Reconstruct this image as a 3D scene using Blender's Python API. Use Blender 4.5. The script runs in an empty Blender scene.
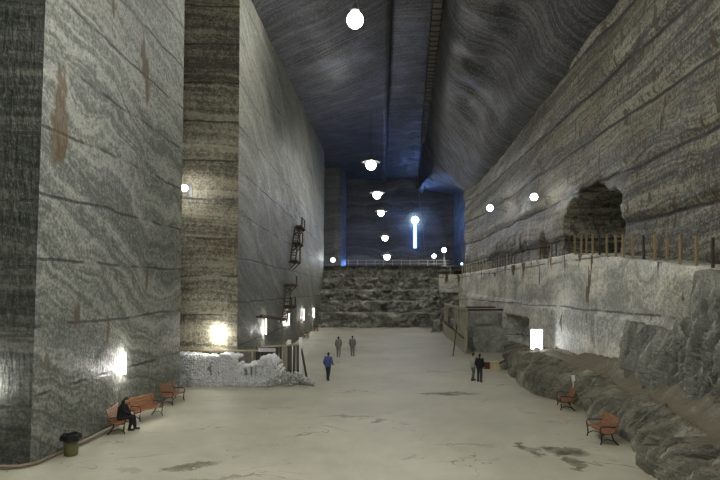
import bpy, bmesh, math, random
from mathutils import Vector, Matrix, noise
random.seed(7)
SC = bpy.context.scene
COL = SC.collection
PI = math.pi
EYE = 5.6                                   # camera height above the floor, metres


def W(px, py, Y):
    """real-world point seen at a photo position, for a depth Y in metres"""
    return Vector(((px - 372) * Y / 560, Y, EYE - (py - 291) * Y / 560))


# ------------------------------------------------------------------ materials
class NT:
    def __init__(s, name):
        s.m = bpy.data.materials.new(name)
        s.m.use_nodes = True
        s.t = s.m.node_tree
        s.t.nodes.clear()
        s.out = s.n('ShaderNodeOutputMaterial')

    def n(s, typ, **kw):
        nd = s.t.nodes.new(typ)
        for k, v in kw.items():
            setattr(nd, k, v)
        return nd

    def l(s, a, b):
        s.t.links.new(a, b)

    def put(s, sock, v):
        if isinstance(v, bpy.types.NodeSocket):
            s.l(v, sock)
        else:
            sock.default_value = v

    def math(s, op, a, b=0.0, c=None, clamp=False):
        nd = s.n('ShaderNodeMath', operation=op, use_clamp=clamp)
        s.put(nd.inputs[0], a)
        s.put(nd.inputs[1], b)
        if c is not None:
            s.put(nd.inputs[2], c)
        return nd.outputs[0]

    def comb(s, x, y, z):
        nd = s.n('ShaderNodeCombineXYZ')
        s.put(nd.inputs[0], x)
        s.put(nd.inputs[1], y)
        s.put(nd.inputs[2], z)
        return nd.outputs[0]

    def noise(s, vec, scale=1.0, detail=4.0, rough=0.55, dist=0.0):
        nd = s.n('ShaderNodeTexNoise')
        s.put(nd.inputs['Vector'], vec)
        nd.inputs['Scale'].default_value = scale
        nd.inputs['Detail'].default_value = detail
        nd.inputs['Roughness'].default_value = rough
        nd.inputs['Distortion'].default_value = dist
        return nd.outputs['Fac']

    def smooth(s, v, a, b, lo=0.0, hi=1.0):
        nd = s.n('ShaderNodeMapRange', interpolation_type='SMOOTHSTEP')
        s.put(nd.inputs['Value'], v)
        nd.inputs['From Min'].default_value = a
        nd.inputs['From Max'].default_value = b
        nd.inputs['To Min'].default_value = lo
        nd.inputs['To Max'].default_value = hi
        return nd.outputs[0]

    def mix(s, f, a, b, mode='MIX'):
        nd = s.n('ShaderNodeMix', data_type='RGBA', blend_type=mode)
        s.put(nd.inputs[0], f)
        for i, v in ((6, a), (7, b)):
            if isinstance(v, (tuple, list)):
                v = (v[0], v[1], v[2], 1)
            s.put(nd.inputs[i], v)
        return nd.outputs[2]

    def bsdf(s, color, rough=0.6, spec=0.4, bump=None, strength=0.5, dist=0.05, metal=0.0):
        b = s.n('ShaderNodeBsdfPrincipled')
        s.put(b.inputs['Base Color'], color if not isinstance(color, tuple) else (*color[:3], 1))
        s.put(b.inputs['Roughness'], rough)
        b.inputs['Specular IOR Level'].default_value = spec
        b.inputs['Metallic'].default_value = metal
        if bump is not None:
            bp = s.n('ShaderNodeBump')
            bp.inputs['Strength'].default_value = strength
            bp.inputs['Distance'].default_value = dist
            s.l(bump, bp.inputs['Height'])
            s.l(bp.outputs[0], b.inputs['Normal'])
        s.l(b.outputs[0], s.out.inputs[0])
        return s.m


def pos_xyz(t):
    g = t.n('ShaderNodeNewGeometry')
    sp = t.n('ShaderNodeSeparateXYZ')
    t.l(g.outputs['Position'], sp.inputs[0])
    return g.outputs['Position'], sp.outputs[0], sp.outputs[1], sp.outputs[2]


def salt(name, dark, mid, light, freq=1.0, fold=3.0, fold_scale=0.12, tilt=(0, 0, 1), seam=2.15, seam_off=0.0,
         seam_amt=0.8, seam_axis='z', rust=0.5, rough=0.58, rust_lim=0.70, rust_scale=0.75, rim=None, blotw=0.35, seam_w=1.0, brk=(0.36, 0.5), rust_col=(0.085, 0.052, 0.016), contrast=1.0, pick=0.5, seam_slope=0.0, glint=0.0, tint=None, tint_amt=0.0):
    """banded rock salt cut in benches: folded strata, cut lines, rust runs"""
    t = NT(name)
    P, x, y, z = pos_xyz(t)
    w1 = t.noise(P, fold_scale, 3, 0.5)
    w2 = t.noise(P, fold_scale * 4.3, 3, 0.55)
    s = t.math('MULTIPLY', x, tilt[0])
    s = t.math('MULTIPLY_ADD', y, tilt[1], s)
    s = t.math('MULTIPLY_ADD', z, tilt[2], s)
    s = t.math('MULTIPLY_ADD', w1, fold * 2, s)
    s = t.math('MULTIPLY_ADD', w2, fold * 0.33, s)
    sm = t.math('MULTIPLY', s, freq)
    bands = t.noise(t.comb(sm, t.math('MULTIPLY', y, 0.04), t.math('MULTIPLY', x, 0.04)), 1.3, 5, 0.65)
    fine = t.noise(t.comb(t.math('MULTIPLY', sm, 5.5), t.math('MULTIPLY', y, 0.15), t.math('MULTIPLY', z, 0.1)), 1.0, 3, 0.6)
    blot = t.noise(P, 0.35, 5, 0.6)
    grain = t.noise(P, 9.0, 4, 0.7)
    v = t.math('MULTIPLY_ADD', bands, 0.85, t.math('MULTIPLY', fine, 0.55))
    v = t.math('MULTIPLY_ADD', blot, blotw, v)
    v = t.math('MULTIPLY_ADD', grain, 0.9, v)
    v = t.math('MULTIPLY_ADD', t.noise(P, 3.6, 2, 0.7), 0.5, v)
    v = t.math('MULTIPLY_ADD', t.math('SUBTRACT', v, 1.4 + blotw / 2), contrast * 1.5, 0.5)
    cr = t.n('ShaderNodeValToRGB')
    e = cr.color_ramp.elements
    e[0].position, e[0].color = 0.22, (*dark, 1)
    e[1].position, e[1].color = 0.8, (*light, 1)
    m_ = e.new(0.5)
    m_.color = (*mid, 1)
    t.l(v, cr.inputs[0])
    col = cr.outputs[0]
    if tint is not None:
        tm = t.smooth(t.noise(P, 0.22, 4, 0.6), 0.45, 0.7)
        col = t.mix(t.math('MULTIPLY', tm, tint_amt), col, tint, 'MULTIPLY')
    # cut lines between the mining benches
    ax = {'z': z, 'y': y, 'x': x}[seam_axis]
    sw = t.math('MULTIPLY_ADD', t.noise(P, 0.22, 2, 0.5), 0.5, ax)
    sw = t.math('MULTIPLY_ADD', y, seam_slope, sw)
    sw = t.math('MULTIPLY_ADD', t.noise(P, 2.5, 3, 0.6), 0.09, sw)
    fr = t.math('PINGPONG', t.math('ADD', sw, seam_off), seam / 2)
    line = t.smooth(fr, 0.025 * seam_w, 0.085 * seam_w, 1.0, 0.0)
    breakup = t.smooth(t.noise(P, 0.45, 3, 0.6), *brk)
    line = t.math('MULTIPLY', line, t.math('MULTIPLY', breakup, seam_amt))
    col = t.mix(line, col, (0.012, 0.011, 0.009))
    # rust runs that hang vertically
    rn = t.noise(t.comb(t.math('MULTIPLY', x, 1.0), t.math('MULTIPLY', y, 1.0), t.math('MULTIPLY', z, 0.35)), rust_scale, 4, 0.55)
    if rim is not None:
        rn = t.math('MULTIPLY_ADD', t.smooth(z, rim[0], rim[1]), rim[2], rn)
    rm = t.smooth(rn, rust_lim, rust_lim + 0.035)
    col = t.mix(t.math('MULTIPLY', rm, rust), col, rust_col)
    pk = t.noise(t.comb(t.math('MULTIPLY', x, 3.5), t.math('MULTIPLY', y, 3.5), t.math('MULTIPLY', z, 0.9)), 1.6, 3, 0.6)
    h = t.math('MULTIPLY_ADD', pk, pick, t.math('MULTIPLY', bands, 0.25))
    h = t.math('MULTIPLY_ADD', grain, 0.35, h)
    h = t.math('MULTIPLY_ADD', line, -0.35, h)
    ro = t.smooth(blot, 0.3, 0.7, rough - 0.12, rough + 0.14)
    if glint:
        gl = t.noise(P, 14.0, 1, 0.5)
        gm = t.smooth(gl, 0.72, 0.76)
        col = t.mix(t.math('MULTIPLY', gm, glint), col, (0.55, 0.57, 0.55))  # glints painted as pale specks in the colour
    return t.bsdf(col, ro, 0.45, h, 0.75, 0.12)


def rock(name, dark, mid, light, stretch=(1, 1, 1), scale=1.0, rough=0.75, dirt=None, bump=0.8, shear=(0, 0)):
    """broken salt rock, streaked, with earth on the flatter places"""
    t = NT(name)
    P, x, y, z = pos_xyz(t)
    ysh = t.math('ADD', t.math('MULTIPLY', x, shear[0]), t.math('MULTIPLY', z, shear[1]))
    v = t.comb(t.math('MULTIPLY', x, stretch[0]), t.math('ADD', t.math('MULTIPLY', y, stretch[1]), ysh), t.math('MULTIPLY', z, stretch[2]))
    a = t.noise(v, 1.1 * scale, 6, 0.65, 0.4)
    b = t.noise(P, 0.4, 4, 0.6)
    c = t.noise(P, 12, 4, 0.7)
    f = t.math('MULTIPLY_ADD', b, 0.45, t.math('MULTIPLY', a, 0.75))
    f = t.math('MULTIPLY_ADD', c, 0.3, t.math('SUBTRACT', f, 0.25))
    cr = t.n('ShaderNodeValToRGB')
    e = cr.color_ramp.elements
    e[0].position, e[0].color = 0.3, (*dark, 1)
    e[1].position, e[1].color = 0.72, (*light, 1)
    m_ = e.new(0.5)
    m_.color = (*mid, 1)
    t.l(f, cr.inputs[0])
    col = cr.outputs[0]
    if dirt is not None:
        g = t.n('ShaderNodeNewGeometry')
        sp = t.n('ShaderNodeSeparateXYZ')
        t.l(g.outputs['True Normal'], sp.inputs[0])
        up = t.smooth(t.math('MULTIPLY_ADD', b, 0.5, t.math('SUBTRACT', sp.outputs[2], 0.25)), 0.55, 0.85)
        col = t.mix(up, col, t.mix(a, tuple(q * 0.75 for q in dirt), tuple(q * 1.25 for q in dirt)))
    h = t.math('MULTIPLY_ADD', c, 0.35, a)
    return t.bsdf(col, rough, 0.3, h, bump, 0.2)


def wood(name, c1, c2, scale=1.0, rough=0.6, axis=2):
    t = NT(name)
    tc = t.n('ShaderNodeTexCoord')
    sp = t.n('ShaderNodeSeparateXYZ')
    t.l(tc.outputs['Object'], sp.inputs[0])
    k = [14, 14, 14]
    k[axis] = 1.2
    v = t.comb(*[t.math('MULTIPLY', sp.outputs[i], k[i] * scale) for i in range(3)])
    a = t.noise(v, 1.0, 4, 0.6, 0.6)
    col = t.mix(t.smooth(a, 0.3, 0.7), c1, c2)
    return t.bsdf(col, rough, 0.35, a, 0.3, 0.01)


def plain(name, c, rough=0.6, metal=0.0, var=0.18, scale=8.0, spec=0.4):
    t = NT(name)
    tc = t.n('ShaderNodeTexCoord')
    a = t.noise(tc.outputs['Object'], scale, 3, 0.6)
    col = t.mix(a, tuple(q * (1 - var) for q in c), tuple(min(1, q * (1 + var)) for q in c))
    return t.bsdf(col, rough, spec, a, 0.15, 0.01, metal)


def glow(name, c, strength):
    t = NT(name)
    e = t.n('ShaderNodeEmission')
    e.inputs[0].default_value = (*c, 1)
    e.inputs[1].default_value = strength
    t.l(e.outputs[0], t.out.inputs[0])
    return t.m


def floor_mat():
    t = NT('salt_floor')
    P, x, y, z = pos_xyz(t)
    a = t.noise(P, 0.16, 5, 0.6)
    b = t.noise(P, 1.3, 5, 0.65)
    c = t.noise(P, 14, 4, 0.7)
    f = t.math('MULTIPLY_ADD', b, 0.4, t.math('MULTIPLY', a, 0.6))
    f = t.math('MULTIPLY_ADD', c, 0.18, t.math('SUBTRACT', f, 0.09))
    cr = t.n('ShaderNodeValToRGB')
    e = cr.color_ramp.elements
    e[0].position, e[0].color = 0.3, (0.32, 0.305, 0.222, 1)
    e[1].position, e[1].color = 0.7, (0.56, 0.543, 0.42, 1)
    t.l(f, cr.inputs[0])
    col = cr.outputs[0]
    # damp / dirt stains lying on the floor: x, y, rx, ry, angle, depth of colour
    wx = t.math('MULTIPLY', t.math('SUBTRACT', t.noise(P, 0.9, 5, 0.7), 0.5), 2.2)
    wy = t.math('MULTIPLY', t.math('SUBTRACT', t.noise(t.comb(y, x, 3.0), 0.9, 5, 0.7), 0.5), 2.2)
    total = None
    for (sx, sy, rx, ry, ang, amt) in STAINS:
        dx = t.math('SUBTRACT', t.math('ADD', x, wx), sx)
        dy = t.math('SUBTRACT', t.math('ADD', y, wy), sy)
        ca, sa = math.cos(ang), math.sin(ang)
        u = t.math('ADD', t.math('MULTIPLY', dx, ca / rx), t.math('MULTIPLY', dy, sa / rx))
        v = t.math('ADD', t.math('MULTIPLY', dx, -sa / ry), t.math('MULTIPLY', dy, ca / ry))
        d = t.math('ADD', t.math('MULTIPLY', u, u), t.math('MULTIPLY', v, v))
        m = t.smooth(d, 0.35, 1.3, amt, 0.0)
        total = m if total is None else t.math('MAXIMUM', total, m)
    total = t.math('MULTIPLY', total, t.smooth(b, 0.35, 0.6, 0.6, 1.0))
    col = t.mix(total, col, (0.06, 0.043, 0.014))
    # thin cracks and trodden seams
    crk = t.math('ABSOLUTE', t.math('SUBTRACT', t.noise(t.comb(t.math('MULTIPLY', x, 0.55), y, 0.0), 0.28, 4, 0.6, 0.6), 0.5))
    cm = t.math('MULTIPLY', t.smooth(crk, 0.0, 0.006, 1.0, 0.0), t.smooth(t.noise(P, 0.3, 3), 0.47, 0.6))
    col = t.mix(t.math('MULTIPLY', cm, 0.7), col, (0.09, 0.075, 0.04))
    h = t.math('MULTIPLY_ADD', c, 0.15, t.math('MULTIPLY', b, 0.6))
    h = t.math('MULTIPLY_ADD', cm, -0.4, h)
    ro = t.smooth(b, 0.3, 0.7, 0.5, 0.72)
    return t.bsdf(col, ro, 0.5, h, 0.55, 0.06)


def stain(px, py, wpx, hpx, amt, ang=0.0):
    Y = 560 * EYE / (py - 291)
    return ((px - 372) * Y / 560, Y, max(0.12, wpx * Y / 1120), max(0.15, hpx * Y * Y / (560 * EYE) / 2), ang, amt)


STAINS = [stain(446, 394, 60, 3, .8), stain(382, 421, 22, 4, .75, .5), stain(562, 451, 30, 14, .95, 0.9), stain(575, 464, 14, 14, .85),
          stain(529, 449, 14, 14, .9), stain(190, 466, 60, 7, .75, .6), stain(225, 478, 90, 3, .5, .3), stain(350, 416, 60, 2, .45),
          stain(235, 456, 12, 4, .35), stain(130, 470, 40, 6, .3), stain(412, 458, 14, 3, .4), stain(470, 445, 60, 2, .3)]

M = {}
M['floor'] = floor_mat()
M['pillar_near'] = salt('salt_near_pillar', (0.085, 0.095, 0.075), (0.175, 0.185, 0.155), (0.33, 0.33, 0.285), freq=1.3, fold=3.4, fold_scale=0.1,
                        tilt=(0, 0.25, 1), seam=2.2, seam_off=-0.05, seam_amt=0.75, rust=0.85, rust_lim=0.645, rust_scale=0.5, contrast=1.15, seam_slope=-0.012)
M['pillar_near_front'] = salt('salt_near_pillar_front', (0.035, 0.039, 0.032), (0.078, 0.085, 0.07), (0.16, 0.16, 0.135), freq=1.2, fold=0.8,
                              tilt=(0.12, 0, 1), seam=2.2, seam_amt=0.5, rust=0.5, pick=1.0, glint=0.5)  # shade on this face is put into the colour, darker than the side
M['pillar_far'] = salt('salt_far_pillar', (0.085, 0.09, 0.07), (0.165, 0.168, 0.138), (0.28, 0.275, 0.225), freq=0.8, fold=3.5, fold_scale=0.08,
                       tilt=(0, 0.35, 1), seam=2.75, seam_off=0.3, seam_amt=0.7, rust=0.3, contrast=1.0)
M['pillar_far_front'] = salt('salt_far_pillar_front', (0.085, 0.08, 0.055), (0.21, 0.195, 0.145), (0.37, 0.345, 0.255), freq=0.9, fold=0.7,
                             tilt=(0.08, 0, 1), seam=2.4, seam_off=0.4, seam_amt=0.7, rust=0.6, tint=(0.66, 0.52, 0.36), tint_amt=0.5, contrast=1.2)
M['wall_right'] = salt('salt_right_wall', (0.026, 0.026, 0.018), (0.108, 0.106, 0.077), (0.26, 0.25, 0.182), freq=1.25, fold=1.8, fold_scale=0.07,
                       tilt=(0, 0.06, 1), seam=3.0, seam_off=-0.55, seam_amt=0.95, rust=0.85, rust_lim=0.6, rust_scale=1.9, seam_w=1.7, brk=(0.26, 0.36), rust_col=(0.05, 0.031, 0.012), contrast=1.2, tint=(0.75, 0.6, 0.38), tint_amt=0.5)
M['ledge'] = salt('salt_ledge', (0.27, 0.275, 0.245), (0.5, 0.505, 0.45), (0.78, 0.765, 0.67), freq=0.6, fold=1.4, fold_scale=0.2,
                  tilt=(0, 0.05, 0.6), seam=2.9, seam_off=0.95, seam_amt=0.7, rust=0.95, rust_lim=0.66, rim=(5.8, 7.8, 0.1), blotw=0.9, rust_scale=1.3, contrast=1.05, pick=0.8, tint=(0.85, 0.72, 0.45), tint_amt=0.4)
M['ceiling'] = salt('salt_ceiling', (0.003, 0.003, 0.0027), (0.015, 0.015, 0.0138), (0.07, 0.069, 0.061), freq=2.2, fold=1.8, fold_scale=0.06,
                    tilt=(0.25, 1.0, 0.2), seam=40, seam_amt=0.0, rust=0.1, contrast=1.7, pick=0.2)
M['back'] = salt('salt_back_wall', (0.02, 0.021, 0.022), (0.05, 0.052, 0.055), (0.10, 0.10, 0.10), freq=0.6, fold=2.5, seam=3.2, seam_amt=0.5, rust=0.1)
M['steps'] = rock('stepped_rock', (0.08, 0.08, 0.066), (0.27, 0.267, 0.225), (0.52, 0.515, 0.44), (0.7, 1, 1.5), 1.0)
M['bank'] = rock('bank_rock', (0.07, 0.068, 0.052), (0.24, 0.236, 0.187), (0.5, 0.49, 0.395), (0.5, 1.7, 0.5), 1.0, shear=(-0.5, 1.2), dirt=(0.19, 0.165, 0.11))  # streak contrast painted along the ridges so the relief reads in flat light
M['terrace'] = rock('terrace_rock', (0.075, 0.078, 0.067), (0.24, 0.244, 0.21), (0.5, 0.5, 0.43), (1.6, 2.0, 0.45), 0.9, dirt=(0.2, 0.18, 0.13))
M['blockrock'] = rock('enclosure_rock', (0.14, 0.143, 0.127), (0.27, 0.275, 0.25), (0.45, 0.45, 0.405), (1, 1, 1), 2.0)
M['lump'] = rock('white_salt', (0.62, 0.63, 0.63), (0.82, 0.83, 0.82), (0.93, 0.93, 0.92), (1, 1, 1), 2.0, rough=0.5)
M['rubble'] = rock('grey_salt_rubble', (0.3, 0.305, 0.3), (0.52, 0.525, 0.51), (0.75, 0.75, 0.72), (1, 1, 1), 2.0, rough=0.6)
M['bench_wood'] = wood('orange_varnished_wood', (0.19, 0.078, 0.032), (0.31, 0.142, 0.062), rough=0.45, axis=0)
M['iron'] = plain('dark_iron', (0.035, 0.03, 0.028), 0.5, 0.6)
M['grey_wood'] = wood('grey_weathered_wood', (0.26, 0.245, 0.185), (0.45, 0.425, 0.33), rough=0.8)
M['dark_wood'] = wood('dark_old_wood', (0.045, 0.035, 0.024), (0.10, 0.078, 0.05), rough=0.8)
M['fence_wood'] = wood('blackened_boards', (0.05, 0.05, 0.045), (0.12, 0.12, 0.108), rough=0.8)
M['rail_wood'] = wood('pale_rail_wood', (0.30, 0.245, 0.16), (0.45, 0.38, 0.27), rough=0.7, axis=0)
M['post_wood'] = wood('ochre_post_wood', (0.20, 0.145, 0.075), (0.38, 0.29, 0.165), rough=0.75)
M['pipe'] = plain('rusty_pipe', (0.24, 0.19, 0.135), 0.55)
M['metal'] = plain('grey_metal', (0.2, 0.2, 0.2), 0.45, 0.7)
M['white'] = plain('white_paint', (0.8, 0.8, 0.8), 0.5, var=0.05)
M['ink'] = plain('faded_ink', (0.3, 0.28, 0.42), 0.6)
M['lamp'] = glow('lamp_glass', (1.0, 0.98, 0.93), 6)
M['lamp'].cycles.emission_sampling = 'NONE'
M['tube'] = glow('tube_glass', (1.0, 0.98, 0.92), 3)
M['blue_streak'] = glow('blue_streak_glow', (0.14, 0.32, 1.0), 2.2)
M['blue_lamp'] = glow('blue_lamp_glass', (0.45, 0.7, 1.0), 8)
M['screen'] = glow('lit_panel', (0.93, 0.96, 1.0), 4.0)
M['skin'] = plain('skin', (0.52, 0.34, 0.26), 0.55, var=0.06)
M['black_cloth'] = plain('black_cloth', (0.012, 0.012, 0.014), 0.8)
M['navy_cloth'] = plain('navy_cloth', (0.022, 0.026, 0.042), 0.8)
M['blue_cloth'] = plain('blue_cloth', (0.085, 0.105, 0.24), 0.8)
M['grey_cloth'] = plain('grey_cloth', (0.2, 0.2, 0.185), 0.85)
M['dim_cloth'] = plain('dark_grey_cloth', (0.1, 0.1, 0.095), 0.85)
M['pale_cloth'] = plain('pale_cloth', (0.3, 0.3, 0.25), 0.85)
M['hair'] = plain('dark_hair', (0.025, 0.018, 0.014), 0.6)
M['brown_hair'] = plain('brown_hair', (0.07, 0.045, 0.03), 0.6)
M['shoe'] = plain('black_leather', (0.012, 0.011, 0.01), 0.4)
M['bin'] = plain('olive_plastic', (0.12, 0.115, 0.045), 0.5)
M['bag'] = plain('black_bag', (0.008, 0.008, 0.009), 0.35)
M['tan'] = wood('tan_board', (0.42, 0.34, 0.2), (0.55, 0.46, 0.29), rough=0.7)
M['red'] = plain('red_brown_paint', (0.11, 0.042, 0.028), 0.6)


# ------------------------------------------------------------------ object helpers
def tag(o, label=None, cat=None, group=None, kind=None):
    if label: o['label'] = label
    if cat: o['category'] = cat
    if group: o['group'] = group
    if kind: o['kind'] = kind
    return o


def thing(name, label, cat, loc=(0, 0, 0), rz=0.0, group=None):
    o = bpy.data.objects.new(name, None)
    o.empty_display_size = 0.3
    COL.objects.link(o)
    o.location = loc
    o.rotation_euler = (0, 0, rz)
    return tag(o, label, cat, group)


def obj(name, bm, mat, parent=None, smooth=False):
    me = bpy.data.meshes.new(name)
    bm.normal_update()
    bm.to_mesh(me)
    bm.free()
    me.materials.append(mat)
    if smooth:
        for p in me.polygons: p.use_smooth = True
    o = bpy.data.objects.new(name, me)
    COL.objects.link(o)
    if parent is not None: o.parent = parent
    return o


def dup(root, loc, rz, label, group=None):
    r = root.copy()
    COL.objects.link(r)
    r.location = loc
    r.rotation_euler = (0, 0, rz)
    r['label'] = label
    if group: r['group'] = group
    for ch in list(root.children):
        c = ch.copy()
        COL.objects.link(c)
        c.parent = r
        for g in list(ch.children):
            d = g.copy()
            COL.objects.link(d)
            d.parent = c
    return r


def box(bm, c, s, rot=None, bevel=0.0):
    m = Matrix.Translation(c) @ (rot.to_4x4() if rot is not None else Matrix()) @ Matrix.Diagonal((*s, 1))
    r = bmesh.ops.create_cube(bm, size=1, matrix=m)
    if bevel:
        es = list({e for v in r['verts'] for e in v.link_edges})
        bmesh.ops.bevel(bm, geom=es, offset=bevel, segments=1, affect='EDGES')


def bar(bm, a, b, w, d=None, up=(0, 0, 1), bevel=0.0):
    """a straight timber from a to b, w by d in section"""
    a, b = Vector(a), Vector(b)
    d = w if d is None else d
    z = (b - a).normalized()
    u = Vector(up)
    if abs(z.dot(u)) > 0.98: u = Vector((0, 1, 0))
    x = u.cross(z).normalized()
    y = z.cross(x)
    R = Matrix((x, y, z)).transposed()
    box(bm, (a + b) / 2, (w, d, (b - a).length), R, bevel)


def tube(bm, pts, r, seg=8, r2=None):
    pts = [Vector(p) for p in pts]
    rings = []
    n = len(pts)
    for i, p in enumerate(pts):
        d = (pts[min(i + 1, n - 1)] - pts[max(i - 1, 0)]).normalized()
        u = Vector((0, 0, 1)) if abs(d.z) < 0.9 else Vector((1, 0, 0))
        x = d.cross(u).normalized()
        y = d.cross(x)
        rr = r if r2 is None else r + (r2 - r) * i / (n - 1)
        rings.append([bm.verts.new(p + (x * math.cos(2 * PI * k / seg) + y * math.sin(2 * PI * k / seg)) * rr) for k in range(seg)])
    for a, b in zip(rings, rings[1:]):
        for k in range(seg):
            bm.faces.new((a[k], a[(k + 1) % seg], b[(k + 1) % seg], b[k]))
    bm.faces.new(rings[0][::-1])
    bm.faces.new(rings[-1])


def lathe(bm, prof, seg=20, c=(0, 0, 0)):
    rings = []
    for r, z in prof:
        rings.append([bm.verts.new((c[0] + r * math.cos(2 * PI * k / seg), c[1] + r * math.sin(2 * PI * k / seg), c[2] + z)) for k in range(seg)])
    for a, b in zip(rings, rings[1:]):
        for k in range(seg):
            bm.faces.new((a[k], a[(k + 1) % seg], b[(k + 1) % seg], b[k]))
    bm.faces.new(rings[0][::-1])
    bm.faces.new(rings[-1])


def ball(bm, c, r, sub=2, sc=(1, 1, 1), rot=None):
    m = Matrix.Translation(c) @ (rot.to_4x4() if rot is not None else Matrix()) @ Matrix.Diagonal((*sc, 1))
    return bmesh.ops.create_icosphere(bm, subdivisions=sub, radius=r, matrix=m)['verts']


def grid(fn, nu, nv, close=None):
    """surface from fn(u, v) -> point, u and v from 0 to 1"""
    bm = bmesh.new()
    vs = [[bm.verts.new(fn(i / nu, j / nv)) for j in range(nv + 1)] for i in range(nu + 1)]
    for i in range(nu):
        for j in range(nv):
            bm.faces.new((vs[i][j], vs[i + 1][j], vs[i + 1][j + 1], vs[i][j + 1]))
    return bm


def fbm(p, s=1.0, o=4):
    return noise.fractal(Vector(p) * s, 0.9, 2.1, o)


def ridge(p, s=1.0, o=4):
    v, a, q = 0.0, 0.6, Vector(p) * s
    for _ in range(o):
        v += a * (1 - 2 * abs(noise.noise(q)))
        q = q * 2.1
        a *= 0.5
    return v


def crag(p, s=1.0, k=5.0):
    """angular blocks parted by crevices: about 0.4 on the blocks, -0.6 in the cracks, each block set in or out"""
    d, pts = noise.voronoi(Vector(p) * s)
    return 0.4 - 1.5 * math.exp(-(d[1] - d[0]) * k) + 0.8 * noise.cell(pts[0] * 3.7)


def interp(tab, x):
    if x <= tab[0][0]: return tab[0][1]
    for (a, p), (b, q) in zip(tab, tab[1:]):
        if x <= b:
            return p + (q - p) * (x - a) / (b - a)
    return tab[-1][1]


def sstep(a, b, x):
    t = min(1, max(0, (x - a) / (b - a)))
    return t * t * (3 - 2 * t)


def structure(name, bm, mat, smooth=False):
    return tag(obj(name, bm, mat, None, smooth), kind='structure')


# ------------------------------------------------------------------ the mine hall
def floor_fn(u, v):
    x, y = -34 + 50 * u, 2 + 86 * v
    return (x, y, 0.05 * fbm((x, y, 0), 0.25, 3) * sstep(-12, -9, x) if abs(x) < 30 else 0)


structure('floor', grid(floor_fn, 120, 180), M['floor'], True)

PX = -10.4


def near_x(y, z):
    f = (y - 18.0) / 12.5
    return (-11.0 + 0.5 * f) + (0.034 - 0.02 * f) * z


def near_side(u, v):
    y, z = 18.0 + 12.5 * u, -0.3 + 29.5 * v
    x = near_x(y, z) + 0.05 * fbm((0, y, z), 0.5) * min(1, u * 10, (1 - u) * 10)
    return (x, y, z)


def near_front(u, v):
    x, z = -33 + 22.0 * u, -0.3 + 29.5 * v
    return (x + 0.034 * z * u, 18.0 + 0.12 * fbm((x, 3, z), 0.6) * (1 - u ** 8), z)


def near_back(u, v):
    x, z = -33 + 22.5 * u, -0.3 + 29.5 * v
    return (x + 0.014 * z * u, 30.5, z)


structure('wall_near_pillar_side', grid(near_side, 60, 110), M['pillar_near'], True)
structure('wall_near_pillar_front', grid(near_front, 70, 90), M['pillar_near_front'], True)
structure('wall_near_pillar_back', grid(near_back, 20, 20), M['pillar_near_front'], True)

FX = -8.4


def far_side(u, v):
    y, z = 34.8 + 61.2 * u, -0.3 + 33 * v
    return (FX + 0.008 * z + 0.08 * fbm((0, y, z), 0.35) * min(1, u * 8), y, z)


def far_front(u, v):
    x, z = -33 + 24.6 * u, -0.3 + 33 * v
    n = 0.35 * fbm((x * 0.4, 9, z), 0.5) * (1 - u ** 8)
    s = 0.15 * (abs((z * 0.42) % 1 - 0.5) * 2) ** 4
    return (x + 0.008 * z * u, 34.8 + n + s * (1 - u ** 10), z)


def far_end(u, v):
    x, z = -20 + 11.6 * u, -0.3 + 33 * v
    return (x + 0.008 * z * u, 96.0, z)


structure('wall_far_pillar_side', grid(far_side, 160, 90), M['pillar_far'], True)
structure('wall_far_pillar_front', grid(far_front, 80, 110), M['pillar_far_front'], True)
structure('wall_far_pillar_end', grid(far_end, 12, 20), M['pillar_far'], True)

# ceiling: sloping flanks and a narrow flat crown
ZL = [(5, 24.5), (38, 25.0), (90, 29.0), (122, 29.5)]
ZC = [(5, 30.0), (60, 30.2), (122, 30.0)]
ZR = [(5, 23.0), (31, 22.0), (47, 21.1), (61, 20.0), (80, 19.5), (122, 24)]


def ceil_fn(u, v):
    y = 4 + 118 * v
    zl, zc, zr = interp(ZL, y), interp(ZC, y), interp(ZR, y)
    xc0, xc1 = 1.7 + 0.8 * (y - 47) / 45, 5.9 + 1.7 * (y - 47) / 32
    xr = 14.5 if y < 80 else 14.5 + (y - 80) * 0.4
    prof = [(-34, zl - 0.5), (-9.0, zl), (-4, zl + 0.35 * (zc - zl)), (xc0 - 0.15, zc - 0.7), (xc0 + 0.1, zc), (xc1, zc),
            (xc1 + 0.5, zc - 1.4), (xc1 + 2.8, zc - 3.2), (11.6, zr + 1.9), (xr - 0.3, zr), (26, zr - 0.4)]
    k = u * (len(prof) - 1)
    i = min(int(k), len(prof) - 2)
    f = k - i
    if i >= 5:                                              # the right flank is one smooth curve
        g = (k - 5) / (len(prof) - 6)
        ctrl = [prof[5], (xc1 + 1.2, zc - 3.4), (11.0, zr + 3.6), (xr - 0.6, zr), (26, zr - 3)]
        q = g * 4
        j = min(int(q), 3)
        w = q - j
        P0, P1, P2, P3 = ctrl[max(j - 1, 0)], ctrl[j], ctrl[j + 1], ctrl[min(j + 2, 4)]
        x, z = (0.5 * (2 * b + (c - a) * w + (2 * a - 5 * b + 4 * c - d) * w * w + (3 * b - a - 3 * c + d) * w ** 3) for a, b, c, d in zip(P0, P1, P2, P3))
    else:
        x = prof[i][0] + (prof[i + 1][0] - prof[i][0]) * f
        z = prof[i][1] + (prof[i + 1][1] - prof[i][1]) * f
    amp = 0.1 if x < 6 else 0.4 * sstep(13.2, 10, x) + 0.08
    return (x, y, z + amp * fbm((x, y, 5), 0.35))


structure('ceiling', grid(ceil_fn, 120, 170), M['ceiling'], True)


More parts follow.
